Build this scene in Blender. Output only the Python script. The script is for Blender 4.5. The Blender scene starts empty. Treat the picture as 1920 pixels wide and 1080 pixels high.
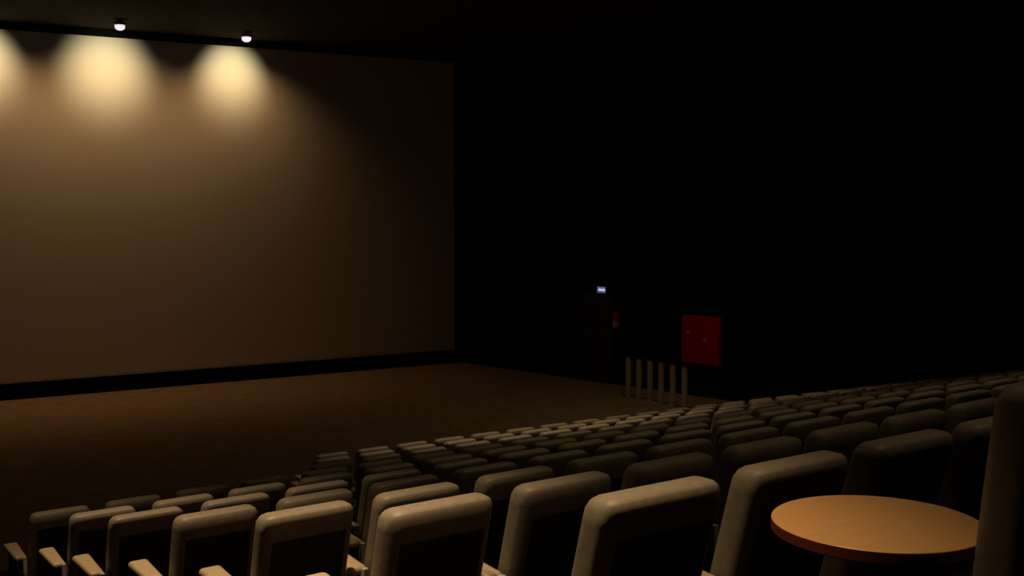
import bpy, bmesh, math, random
from mathutils import Vector, Matrix
random.seed(7)
S = bpy.context.scene
COL = S.collection
PI = math.pi
# ------------------------------------------------------------------ layout
# world: +Y towards the screen, front floor at z = 0, the eye stands on the rear landing
EYE_Z = 4.45
F_PX, YAW, PITCH = 2120.0, 0.5499, math.atan((540 - 382) / 2120.0)
SCREEN_Y, CORNER_X, CEIL_Z = 27.7, 15.3, 8.5
LEFT_X, REAR_Y = -6.0, -3.0
# the seating: rows set 4.6 degrees off the screen's line, stepping down towards it
TURN = 0.0801
PITCH_S = 0.62
LAND_Z = 2.862                 # rear landing


def row_y(r, x):
    """rear line of row r in the seating's own frame, and its slope there"""
    k = 0.0044 - 0.0117 * r / 9.0
    return 2.4516 + 1.1918 * r + 0.00818 * r * r + 0.5 * k * (x - 2.354) ** 2, k * (x - 2.354)


def row_z(r):
    return max(0.002, EYE_Z - (0.8466 + 0.3042 * r - 0.00225 * r * r) - 1.048)


def seating(x, y):
    """from the seating's frame to the room"""
    return x * math.cos(TURN) - y * math.sin(TURN), x * math.sin(TURN) + y * math.cos(TURN)


wd = Vector((0.2405, -0.9706, 0)).normalized()      # along the right wall, away from the screen
wn = Vector((wd.y, -wd.x, 0))                       # into the room
# ------------------------------------------------------------------ camera, world, exposure
cam = bpy.data.cameras.new('camera')
cam.sensor_width = 36.0
cam.lens = F_PX / 1920.0 * 36.0
cam.clip_start, cam.clip_end = 0.05, 200
co = bpy.data.objects.new('camera', cam)
COL.objects.link(co)
co.location = (0, 0, EYE_Z)
co.rotation_euler = (PI / 2 - PITCH, 0, -YAW)
S.camera = co
w = bpy.data.worlds.new('world')
S.world = w
w.use_nodes = True
w.node_tree.nodes['Background'].inputs[0].default_value = (0, 0, 0, 1)
w.node_tree.nodes['Background'].inputs[1].default_value = 0.0
S.view_settings.view_transform = 'Standard'
S.view_settings.look = 'None'
S.view_settings.exposure = 0.0
S.view_settings.gamma = 1.0
S.view_settings.use_curve_mapping = False
S.cycles.use_denoising = True
S.cycles.max_bounces = 6
S.cycles.diffuse_bounces = 4
S.cycles.sample_clamp_indirect = 2.0
BEAM_W, SPILL_W, HOUSE_W = 64.0, 66.0, 300.0      # lamp strengths used by the lamp builders


# ------------------------------------------------------------------ materials
def mat(name, color, rough=0.6, noise=None, bump=0.0, metallic=0.0, spec=0.5, color2=None, stretch=(1, 1, 1)):
    m = bpy.data.materials.new(name)
    m.use_nodes = True
    nt = m.node_tree
    b = nt.nodes['Principled BSDF']
    b.inputs['Base Color'].default_value = (*color, 1)
    b.inputs['Roughness'].default_value = rough
    b.inputs['Metallic'].default_value = metallic
    b.inputs['Specular IOR Level'].default_value = spec
    if noise:
        tc = nt.nodes.new('ShaderNodeTexCoord')
        mp = nt.nodes.new('ShaderNodeMapping')
        mp.inputs['Scale'].default_value = stretch
        n = nt.nodes.new('ShaderNodeTexNoise')
        n.inputs['Scale'].default_value = noise
        n.inputs['Detail'].default_value = 5
        nt.links.new(tc.outputs['Object'], mp.inputs[0])
        nt.links.new(mp.outputs[0], n.inputs['Vector'])
        r = nt.nodes.new('ShaderNodeValToRGB')
        c2 = color2 or tuple(c * 0.7 for c in color)
        r.color_ramp.elements[0].position = 0.35
        r.color_ramp.elements[1].position = 0.65
        r.color_ramp.elements[0].color = (*color, 1)
        r.color_ramp.elements[1].color = (*c2, 1)
        nt.links.new(n.outputs['Fac'], r.inputs[0])
        nt.links.new(r.outputs[0], b.inputs['Base Color'])
        if bump:
            bp = nt.nodes.new('ShaderNodeBump')
            bp.inputs['Strength'].default_value = bump
            bp.inputs['Distance'].default_value = 0.01
            nt.links.new(n.outputs['Fac'], bp.inputs['Height'])
            nt.links.new(bp.outputs[0], b.inputs['Normal'])
    return m


def emit(name, color, strength):
    m = bpy.data.materials.new(name)
    m.use_nodes = True
    nt = m.node_tree
    b = nt.nodes['Principled BSDF']
    b.inputs['Base Color'].default_value = (0.02, 0.02, 0.02, 1)
    b.inputs['Emission Color'].default_value = (*color, 1)
    b.inputs['Emission Strength'].default_value = strength
    return m


M = {
    'screen': mat('screen_cloth', (0.80, 0.76, 0.70), 0.9, 60, 0.02, color2=(0.78, 0.74, 0.68), spec=0.1),
    'mask': mat('black_masking', (0.006, 0.005, 0.005), 0.95, spec=0.1),
    'wall': mat('black_wall_fabric', (0.012, 0.011, 0.010), 0.95, 18, 0.2, spec=0.1),
    'ceil': mat('dark_ceiling', (0.05, 0.045, 0.038), 0.95, 9, 0.1, spec=0.1),
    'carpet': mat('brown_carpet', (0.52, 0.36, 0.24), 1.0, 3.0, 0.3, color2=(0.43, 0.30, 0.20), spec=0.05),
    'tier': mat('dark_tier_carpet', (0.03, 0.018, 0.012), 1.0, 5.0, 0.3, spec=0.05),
    'seat': mat('brown_upholstery', (0.205, 0.165, 0.122), 0.55, 35, 0.08, color2=(0.175, 0.14, 0.105), spec=0.4),
    'shell': mat('black_shell', (0.012, 0.011, 0.010), 0.6),
    'frame': mat('dark_frame', (0.015, 0.014, 0.014), 0.5),
    'armwood': mat('pale_arm_wood', (0.38, 0.285, 0.18), 0.4, 20, 0.0, color2=(0.33, 0.245, 0.15), stretch=(6, 1, 1)),
    'bracket': mat('grey_bracket', (0.45, 0.44, 0.45), 0.35, metallic=0.3),
    'table': mat('table_wood', (0.55, 0.29, 0.115), 0.45, 6, 0.0, color2=(0.50, 0.27, 0.11), stretch=(1, 8, 1)),
    'tedge': mat('table_edge', (0.16, 0.035, 0.015), 0.4),
    'red': mat('red_enamel', (0.8, 0.004, 0.003), 0.7, spec=0.1),
    'white': mat('white_label', (0.6, 0.58, 0.6), 0.5),
    'door': mat('dark_blue_door', (0.008, 0.012, 0.03), 0.5),
    'rail': mat('pale_rail_paint', (0.72, 0.66, 0.55), 0.5),
    'housing': mat('dark_red_housing', (0.10, 0.006, 0.008), 0.4),
    'bulb': emit('lamp_glass', (1.0, 0.74, 0.80), 1.15),
    'warm': emit('warm_diffuser', (1.0, 0.72, 0.4), 1.5),
    'exit': emit('exit_glow', (0.72, 0.72, 1.0), 0.8),
    'exitdim': emit('exit_field', (0.28, 0.28, 0.62), 0.35),
}


# ------------------------------------------------------------------ mesh helpers
def obj(name, bm, m, parent=None, loc=None, smooth=False):
    me = bpy.data.meshes.new(name)
    bmesh.ops.recalc_face_normals(bm, faces=bm.faces)
    bm.to_mesh(me)
    bm.free()
    me.materials.append(m)
    if smooth:
        for p in me.polygons:
            p.use_smooth = True
    o = bpy.data.objects.new(name, me)
    COL.objects.link(o)
    if parent:
        o.parent = parent
    if loc:
        o.location = loc
    return o


def struct(name, bm, m, **k):
    o = obj(name, bm, m, **k)
    o['kind'] = 'structure'
    return o


def thing(name, label, cat, loc=(0, 0, 0), rz=0.0, group=None):
    o = bpy.data.objects.new(name, None)
    COL.objects.link(o)
    o.location = loc
    o.rotation_euler = (0, 0, rz)
    o['label'] = label
    o['category'] = cat
    if group:
        o['group'] = group
    return o


def box(bm, lo, hi, bevel=0.0, seg=3, mtx=None):
    r = bmesh.ops.create_cube(bm, size=1.0)
    vs = r['verts']
    for v in vs:
        v.co = Vector((lo[i] + (v.co[i] + 0.5) * (hi[i] - lo[i]) for i in range(3)))
    if bevel:
        es = list({e for v in vs for e in v.link_edges})
        g = bmesh.ops.bevel(bm, geom=es, offset=bevel, segments=seg, affect='EDGES', profile=0.5)
        vs = list(set(g['verts']) | {v for v in vs if v.is_valid})
    if mtx:
        bmesh.ops.transform(bm, matrix=mtx, verts=[v for v in vs if v.is_valid])
    return vs


def lathe(bm, prof, n=48, x=0.0, y=0.0):
    rings = []
    for r, z in prof:
        rings.append([bm.verts.new((x + r * math.cos(2 * PI * i / n), y + r * math.sin(2 * PI * i / n), z)) for i in range(n)])
    for a, b in zip(rings, rings[1:]):
        for i in range(n):
            bm.faces.new((a[i], a[(i + 1) % n], b[(i + 1) % n], b[i]))
    bm.faces.new(rings[0])
    bm.faces.new(rings[-1])


def quadbox(bm, p0, d, n, s0, s1, t0, t1, z0, z1, bevel=0):
    """box in a frame: origin p0, along d from s0 to s1, along n from t0 to t1"""
    m = Matrix(((d.x, n.x, 0, p0.x), (d.y, n.y, 0, p0.y), (0, 0, 1, 0), (0, 0, 0, 1)))
    box(bm, (s0, t0, z0), (s1, t1, z1), bevel, 2, m)


def wall_x(y):
    return CORNER_X + (wd.x / -wd.y) * (SCREEN_Y - y)


# ------------------------------------------------------------------ the room
RX_REAR = wall_x(REAR_Y)
bm = bmesh.new()
box(bm, (LEFT_X - 0.3, 12.0, -0.2), (CORNER_X + 4.4, SCREEN_Y + 0.4, 0.0))
struct('floor', bm, M['carpet'])
# stepped seating floor: concentric tiers, highest the rear landing
bm = bmesh.new()
NS = 40


def across(k, z):
    """riser line behind row k from the left wall to the right wall"""
    def at(x):
        return seating(x, row_y(k, x)[0] - 0.2)
    lo, hi = -9.0, 2.0
    for _ in range(50):
        m = (lo + hi) / 2
        if at(m)[0] < LEFT_X - 0.05:
            lo = m
        else:
            hi = m
    left = hi
    lo, hi = 2.0, 30.0
    for _ in range(50):
        m = (lo + hi) / 2
        q = at(m)
        if q[0] < wall_x(q[1]) + 0.05:
            lo = m
        else:
            hi = m
    return [bm.verts.new((*at(left + (lo - left) * i / NS), z)) for i in range(NS + 1)]


prev = [bm.verts.new((LEFT_X + (RX_REAR - LEFT_X) * i / NS, REAR_Y, LAND_Z)) for i in range(NS + 1)]
z = LAND_Z
for k in range(10):
    a = across(k, z)
    z2 = row_z(k)
    b = across(k, z2)
    for i in range(NS):
        bm.faces.new((prev[i], prev[i + 1], a[i + 1], a[i]))
        bm.faces.new((a[i], a[i + 1], b[i + 1], b[i]))
    prev = b
    z = z2
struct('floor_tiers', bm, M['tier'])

bm = bmesh.new()
box(bm, (LEFT_X - 0.3, SCREEN_Y + 0.12, 0), (CORNER_X + 0.3, SCREEN_Y + 0.4, CEIL_Z))
struct('wall_front', bm, M['wall'])
bm = bmesh.new()
box(bm, (LEFT_X - 0.3, REAR_Y, -0.2), (LEFT_X, SCREEN_Y + 0.12, CEIL_Z))
struct('wall_left', bm, M['wall'])
bm = bmesh.new()
P0 = Vector((CORNER_X, SCREEN_Y, 0))
quadbox(bm, P0, wd, wn, -0.3, 32.5, -0.3, 0.0, -0.2, CEIL_Z)
struct('wall_right', bm, M['wall'])
bm = bmesh.new()
box(bm, (LEFT_X - 0.3, REAR_Y - 0.3, 0), (RX_REAR + 0.3, REAR_Y, CEIL_Z))
struct('wall_rear', bm, M['wall'])
bm = bmesh.new()
box(bm, (LEFT_X - 0.3, REAR_Y - 0.3, CEIL_Z), (RX_REAR + 0.6, SCREEN_Y + 0.4, CEIL_Z + 0.2))
struct('ceiling', bm, M['ceil'])
bm = bmesh.new()
quadbox(bm, P0, wd, wn, 0.02, 4.3, 0.0, 0.02, 0.0, 0.12)
struct('baseboard_right', bm, M['mask'])

# ------------------------------------------------------------------ screen
SX0, SX1, SZ0, SZ1 = -4.4, 15.08, 0.36, 8.33
scr = thing('projection_screen', 'huge white cinema screen on front wall, lit from above by warm spotlights', 'screen', (0, SCREEN_Y, 0))
bm = bmesh.new()
box(bm, (SX0, -0.02, SZ0), (SX1, 0.02, SZ1))
obj('screen_sheet', bm, M['screen'], scr)
bm = bmesh.new()
box(bm, (SX0 - 0.2, -0.06, 0.02), (SX1 + 0.12, 0.06, SZ0 + 0.01))
obj('bottom_masking', bm, M['mask'], scr)
bm = bmesh.new()
box(bm, (SX0 - 0.2, -0.06, SZ1 - 0.01), (SX1 + 0.12, 0.06, CEIL_Z - 0.005))
obj('top_masking', bm, M['mask'], scr)
for a, b in ((SX0 - 0.2, SX0), (SX1, SX1 + 0.12)):
    bm = bmesh.new()
    box(bm, (a, -0.06, SZ0 + 0.01), (b, 0.06, SZ1 - 0.01))
    obj('side_masking', bm, M['mask'], scr)


# ------------------------------------------------------------------ spotlights above the screen
def spot(name, loc, target, watts, size, blend, color, parent, radius=0.04):
    l = bpy.data.lights.new(name, 'SPOT')
    l.energy = watts
    l.spot_size = size
    l.spot_blend = blend
    l.color = color
    l.shadow_soft_size = radius
    o = bpy.data.objects.new(name, l)
    COL.objects.link(o)
    o.parent = parent
    o.location = loc
    o.rotation_euler = (Vector(target) - Vector(loc)).to_track_quat('-Z', 'Y').to_euler()
    return o


def screen_lamp(x, label, k=1.0, off=1.25):
    t = thing('ceiling_spotlight', label, 'spotlight', (x, SCREEN_Y - off, CEIL_Z), 0, 'spotlights washing the screen')
    bm = bmesh.new()
    lathe(bm, [(0.05, 0.0), (0.06, -0.01), (0.06, -0.05), (0.13, -0.06), (0.14, -0.10), (0.12, -0.11)], 32)
    obj('housing', bm, M['housing'], t, smooth=True)
    bm = bmesh.new()
    lathe(bm, [(0.08, -0.105), (0.108, -0.12), (0.112, -0.15), (0.10, -0.19), (0.06, -0.22), (0.02, -0.23)], 32)
    obj('lamp_glass', bm, M['bulb'], t, smooth=True)
    # beam and spill of this lamp
    spot('beam', (0, 0.0, -0.30), (0, off, -0.86), BEAM_W * k, math.radians(79), 1.0, (1.0, 0.86, 0.48), t)
    spot('spill', (0, 0.0, -0.32), (0, off * 0.78, -2.55), SPILL_W * k, math.radians(128), 1.0, (1.0, 0.57, 0.24), t)
    return t


screen_lamp(8.83, 'glowing pink-white ceiling spotlight nearest the screen\'s right end', 1.15)
screen_lamp(5.86, 'glowing pink-white ceiling spotlight, further from the screen\'s right end', 1.55, 1.55)
screen_lamp(3.15, 'ceiling spotlight out of frame left, its pool at the photo\'s left edge', 1.2)
screen_lamp(0.2, 'ceiling spotlight well left of the frame above the screen')

# ------------------------------------------------------------------ right wall: door, exit sign, extinguisher, hose cabinet
bm = bmesh.new()
quadbox(bm, P0, wd, wn, 4.45, 5.42, 0.0, 0.05, 0.01, 2.12, 0.008)
d1 = struct('door_1', bm, M['door'])
bm = bmesh.new()
quadbox(bm, P0, wd, wn, 4.56, 4.62, 0.045, 0.11, 0.98, 1.12, 0.005)
obj('door_handle', bm, M['frame'], d1)
bm = bmesh.new()
quadbox(bm, P0, wd, wn, 4.36, 4.45, 0.0, 0.07, 0.0, 2.21)
quadbox(bm, P0, wd, wn, 5.42, 5.51, 0.0, 0.07, 0.0, 2.21)
quadbox(bm, P0, wd, wn, 4.45, 5.42, 0.0, 0.07, 2.12, 2.21)
struct('trim_1', bm, M['door'])

rzw = math.atan2(wd.y, wd.x)


def on_wall(s):
    p = P0 + wd * s
    return (p.x, p.y, 0)


t = thing('exit_sign', 'small blue-white glowing exit sign above the dark door', 'sign', on_wall(5.19), rzw)
# local frame: +x along wall away from screen, room side is +y rotated
side = 1 if Vector((-math.sin(rzw), math.cos(rzw), 0)).dot(wn) > 0 else -1


def wbox(bm, x0, x1, d0, d1, z0, z1, bevel=0.0):
    a, b = sorted((d0 * side, d1 * side))
    box(bm, (x0, a, z0), (x1, b, z1), bevel, 2)


bm = bmesh.new(); wbox(bm, -0.145, 0.145, 0.0, 0.07, 2.235, 2.415, 0.008)
obj('sign_box', bm, M['frame'], t)
bm = bmesh.new(); wbox(bm, -0.13, 0.13, 0.07, 0.078, 2.25, 2.40)
obj('sign_panel', bm, M['exitdim'], t)
bm = bmesh.new()
wbox(bm, -0.085, 0.115, 0.078, 0.084, 2.30, 2.35)
obj('lit_symbol', bm, M['exit'], t)

t = thing('fire_extinguisher', 'red extinguisher with pale label hung on wall beside the dark door', 'fire extinguisher', on_wall(5.68), rzw)
bm = bmesh.new()
lathe(bm, [(0.055, 1.40), (0.078, 1.42), (0.08, 1.50), (0.08, 1.70), (0.07, 1.76), (0.03, 1.80), (0.022, 1.83)], 24, 0, 0.11 * side)
obj('cylinder_body', bm, M['red'], t, smooth=True)
bm = bmesh.new()
lathe(bm, [(0.083, 1.44), (0.083, 1.58)], 24, 0, 0.11 * side)
obj('paper_label', bm, M['white'], t)
bm = bmesh.new(); wbox(bm, -0.05, 0.07, 0.095, 0.125, 1.82, 1.85, 0.004)
obj('valve_handle', bm, M['frame'], t)
bm = bmesh.new(); wbox(bm, -0.02, 0.02, 0.0, 0.05, 1.6, 1.66)
obj('wall_bracket', bm, M['frame'], t)

t = thing('fire_hose_cabinet', 'square red fire hose cabinet on black wall right of the railing', 'cabinet', on_wall(8.19), rzw)
bm = bmesh.new(); wbox(bm, -0.52, 0.52, 0.0, 0.12, 0.77, 1.88, 0.012)
obj('cabinet_body', bm, M['red'], t)
bm = bmesh.new(); wbox(bm, -0.49, -0.17, 0.12, 0.14, 0.80, 1.85, 0.008)
o1 = obj('door', bm, M['red'], t)
bm = bmesh.new(); wbox(bm, -0.15, 0.49, 0.12, 0.14, 0.80, 1.85, 0.008)
o2 = obj('door', bm, M['red'], t)
bm = bmesh.new(); wbox(bm, -0.36, -0.28, 0.14, 0.16, 1.45, 1.55, 0.005)
obj('handle', bm, M['white'], o1)
bm = bmesh.new(); wbox(bm, 0.10, 0.19, 0.14, 0.16, 1.30, 1.40, 0.005)
obj('handle', bm, M['white'], o2)

# ------------------------------------------------------------------ railing
A = Vector((15.77, 20.6, 0)); B = Vector((15.89, 18.76, 0))
rd = (B - A).normalized()
t = thing('guard_railing', 'pale slatted railing with six broad posts below red cabinet', 'railing', A, math.atan2(rd.y, rd.x))
L = (B - A).length
for k in range(6):
    bm = bmesh.new()
    c = L * k / 5
    box(bm, (c - 0.065, -0.03, 0.0), (c + 0.065, 0.03, 0.93), 0.006, 2)
    obj('post', bm, M['rail'], t)
bm = bmesh.new(); box(bm, (-0.12, -0.035, 0.93), (L + 0.1, 0.035, 0.965), 0.006, 2)
obj('top_rail', bm, M['frame'], t)

# ------------------------------------------------------------------ cinema seats
SW, LEAN = 0.48, math.radians(15)
SEAT_H = 1.056


def back_mesh(lean=LEAN):
    """leaning padded back: rounded slab, rear face at y=0 at the top"""
    bm = bmesh.new()
    H, T = 0.74, 0.14
    box(bm, (-SW / 2, 0, -H), (SW / 2, T, 0))
    bmesh.ops.subdivide_edges(bm, edges=bm.edges[:], cuts=11, use_grid_fill=True)
    rx, ry, rz = 0.055, 0.05, 0.05
    for v in bm.verts:
        # pull the sample planes towards the rims so that the roundings are smooth, then round the box
        q = v.co
        c = [q.x / (SW / 2), (q.y - T / 2) / (T / 2), (q.z + H / 2) / (H / 2)]
        c = [math.copysign(abs(t) ** 0.6, t) if abs(t) > 1e-6 else 0.0 for t in c]
        p = Vector((c[0] * SW / 2, c[1] * T / 2, c[2] * H / 2))
        inn = Vector((max(-SW / 2 + rx, min(SW / 2 - rx, p.x)), max(-T / 2 + ry, min(T / 2 - ry, p.y)), max(-H / 2 + rz, min(H / 2 - rz, p.z))))
        d = p - inn
        e = Vector((d.x / rx, d.y / ry, d.z / rz))
        if e.length > 1e-6:
            e = e.normalized()
            p = inn + Vector((e.x * rx, e.y * ry, e.z * rz))
        p.y += T / 2
        p.z -= H / 2
        u = p.x / (SW / 2)
        k = -p.z / H
        # padded: belly at the back and at the front, hollow across the shoulders
        p.y += (0.0 if q.y < T / 2 else 0.018) * (1 - u * u) * max(0.0, math.sin(PI * min(1, max(0, k))))
        p.y += -p.z * math.tan(lean)
        p.z += SEAT_H
        v.co = p
    return bm


def shell_mesh(lean=LEAN):
    bm = bmesh.new()
    box(bm, (-SW / 2 + 0.05, -0.002, -0.70), (SW / 2 - 0.05, 0.01, -0.13), 0.001, 1)
    for v in bm.verts:
        v.co.y += (-v.co.z) * math.tan(lean) - 0.002
        v.co.z += SEAT_H
    return bm


def cushion_mesh(tipped=False):
    bm = bmesh.new()
    if tipped:
        box(bm, (-SW / 2 + 0.03, 0.23, 0.25), (SW / 2 - 0.03, 0.34, 0.58), 0.04, 4)
        return bm
    box(bm, (-SW / 2 + 0.01, 0.27, 0.32), (SW / 2 - 0.01, 0.74, 0.45), 0.045, 4)
    for v in bm.verts:
        v.co.z += (v.co.y - 0.27) * 0.06
    return bm


def pad_mesh(x):
    bm = bmesh.new()
    box(bm, (x - 0.055, 0.13, 0.645), (x + 0.055, 0.53, 0.692), 0.02, 4)
    for v in bm.verts:                       # narrow at the back, broad and rounded at the far end
        t = (v.co.y - 0.13) / 0.4
        v.co.x = x + (v.co.x - x) * (0.80 + 0.42 * min(t, 0.8) - max(0, t - 0.93) * 3.0)
        v.co.z += t * 0.02
    return bm


def support_mesh(x):
    bm = bmesh.new()
    box(bm, (x - 0.03, 0.16, 0.0), (x + 0.03, 0.47, 0.65), 0.01, 2)
    return bm


def bracket_mesh(x):
    bm = bmesh.new()
    box(bm, (x + 0.012, 0.105, 0.54), (x + 0.042, 0.135, 0.685), 0.006, 2)
    return bm


def make_seat(label, lean=LEAN, arm=True):
    t = thing('cinema_seat', label, 'seat')
    obj('backrest', back_mesh(lean), M['seat'], t, smooth=True)
    obj('back_shell', shell_mesh(lean), M['shell'], t)
    obj('seat_cushion', cushion_mesh(not arm), M['seat'], t, smooth=True)
    x = -PITCH_S / 2
    if arm:
        a = obj('armrest', pad_mesh(x), M['armwood'], t, smooth=True)
        obj('bracket', bracket_mesh(x), M['bracket'], a)
        obj('arm_support', support_mesh(x), M['frame'], t)
    bm = bmesh.new(); box(bm, (-0.05, 0.30, 0.0), (0.05, 0.60, 0.345), 0.01, 2)
    ped = obj('pedestal', bm, M['frame'], t)
    bm = bmesh.new(); box(bm, (-0.14, 0.27, 0), (0.14, 0.63, 0.015))
    obj('foot_plate', bm, M['frame'], ped)
    return t


def copy_tree(o, parent=None):
    c = o.copy()
    COL.objects.link(c)
    c.parent = parent
    for ch in list(o.children):
        copy_tree(ch, c)
    return c


def project(x, y, z):
    ca, sa = math.cos(YAW), math.sin(YAW)
    X = x * ca - y * sa
    Z0 = x * sa + y * ca
    Y = z - EYE_Z
    zc = Z0 * math.cos(PITCH) - Y * math.sin(PITCH)
    yc = Y * math.cos(PITCH) + Z0 * math.sin(PITCH)
    return 960 + F_PX * X / zc, 540 - F_PX * yc / zc, zc


ORD = ['first', 'second', 'third', 'fourth', 'fifth', 'sixth', 'seventh', 'eighth', 'ninth', 'tenth', 'eleventh', 'twelfth',
       'thirteenth', 'fourteenth', 'fifteenth', 'sixteenth', 'seventeenth', 'eighteenth', 'nineteenth', 'twentieth',
       'twenty-first', 'twenty-second', 'twenty-third', 'twenty-fourth', 'twenty-fifth', 'twenty-sixth', 'twenty-seventh', 'twenty-eighth', 'twenty-ninth', 'thirtieth']
# where each row's first seat begins (seating frame); the three front rows begin further right
start = [2.06, 2.05, 2.08, 2.115, 2.125, 2.205, 2.214, 5.418, 6.075, 6.734]
front_name = {9: 'front row', 8: 'second row from the front', 7: 'third row from the front'}
proto = make_seat('proto')
first = True
NSEAT = 0
for r in range(10):
    zf = row_z(r)
    n = 0
    xs = start[r] + SW / 2
    for j in range(60):
        ys, sl = row_y(r, xs)
        x, y = seating(xs, ys - 0.10)
        xs += PITCH_S / math.sqrt(1 + sl * sl)
        if x > wall_x(y) - 1.3:
            break
        px, py, _ = project(x, y, zf + SEAT_H)

        if px > 2010 or px < -160:
            continue
        o = proto if first else copy_tree(proto)
        first = False
        o.location = (x, y, zf)
        o.rotation_euler = (0, 0, TURN + math.atan(sl))
        if r in front_name:
            where = front_name[r]
        else:
            where = ORD[r] + ' row ahead of the table' if r else 'row just ahead of the table'
        if n == 0:
            lab = 'brown padded cinema seat at the left end of the ' + where
        else:
            lab = 'brown padded cinema seat, ' + ORD[n] + ' from left in the ' + where
        o['label'] = lab
        o['group'] = 'rows of brown cinema seats'
        if r == 0 and j == 2:                # no armrest shows beside the table
            for ch in list(o.children):
                if ch.name.split('.')[0] in ('armrest', 'arm_support'):
                    for g in list(ch.children):
                        bpy.data.objects.remove(g)
                    bpy.data.objects.remove(ch)
        n += 1
        NSEAT += 1
        last = o
# the seat beside the table, close to the camera
o = make_seat('near', math.radians(6), False)
o.location = (2.47 + SW / 2, 1.63, LAND_Z)
o.rotation_euler = (0, 0, TURN)
o.scale = (1, 1, 1.08)
o['label'] = 'dark high-backed cinema seat at the right edge, in front of the round table'
o['group'] = 'rows of brown cinema seats'
print('seats', NSEAT)

# ------------------------------------------------------------------ round table
k = 1.0
tc = Vector((2.505 * k, 2.124 * k, 0))
tz = EYE_Z - 0.89 * k - LAND_Z
t = thing('round_table', 'small round light-wood table with dark red edge behind the seats', 'table', (tc.x, tc.y, LAND_Z))
bm = bmesh.new(); lathe(bm, [(0.27 * k, tz - 0.004), (0.289 * k, tz - 0.004), (0.290 * k, tz - 0.002), (0.288 * k, tz)], 96)
obj('tabletop', bm, M['table'], t)
bm = bmesh.new(); lathe(bm, [(0.27 * k, tz - 0.034), (0.285 * k, tz - 0.034), (0.2905 * k, tz - 0.03), (0.2905 * k, tz - 0.004), (0.27 * k, tz - 0.0045)], 96)
obj('edge_band', bm, M['tedge'], t)
bm = bmesh.new(); lathe(bm, [(0.03, 0.02), (0.03, tz - 0.034)], 24)
obj('pole', bm, M['frame'], t, smooth=True)
bm = bmesh.new(); lathe(bm, [(0.20, 0.0), (0.20, 0.01), (0.05, 0.02)], 48)
obj('base_plate', bm, M['frame'], t)


# ------------------------------------------------------------------ house downlights over the seating
def downlight(x, y, label, watts, size=math.radians(110)):
    t = thing('recessed_downlight', label, 'downlight', (x, y, CEIL_Z), 0, 'warm house downlights over the seating')
    bm = bmesh.new(); lathe(bm, [(0.09, 0.0), (0.11, -0.002), (0.11, -0.012), (0.09, -0.012)], 32)
    obj('trim_ring', bm, M['frame'], t)
    bm = bmesh.new(); lathe(bm, [(0.085, -0.013), (0.085, -0.016)], 32)
    obj('diffuser', bm, M['warm'], t)
    spot('downlight_lamp', (0, 0, -0.03), (0, 0, -3), watts, size, 1.0, (1.0, 0.72, 0.40), t, 0.08)


downlight(1.05, 2.8, 'warm ceiling downlight above the left end of the nearest row', HOUSE_W * 5.0, math.radians(46))
downlight(1.2, 4.9, 'warm ceiling downlight above the left end of the middle rows', HOUSE_W * 6.3, math.radians(46))
downlight(1.2, 8.0, 'warm ceiling downlight above the left end of the lower rows', HOUSE_W * 5.0, math.radians(48))
downlight(4.0, 2.2, 'warm ceiling downlight above the round table', HOUSE_W * 0.40)
downlight(6.0, 8.0, 'warm ceiling downlight above the middle of the seating', HOUSE_W * 0.45)
downlight(10.0, 7.5, 'warm ceiling downlight above the right part of the seating', HOUSE_W * 0.45)
downlight(8.4, 12.8, 'warm ceiling downlight above the left half of the front rows', HOUSE_W * 4.2, math.radians(58))
downlight(12.6, 14.2, 'warm ceiling downlight above the right half of the front rows', HOUSE_W * 1.6, math.radians(62))
downlight(14.2, 17.6, 'added warm ceiling lamp, out of view, brightening railing and red cabinet', HOUSE_W * 0.3)  # added fill lamp, out of view: lifts the railing and hose cabinet
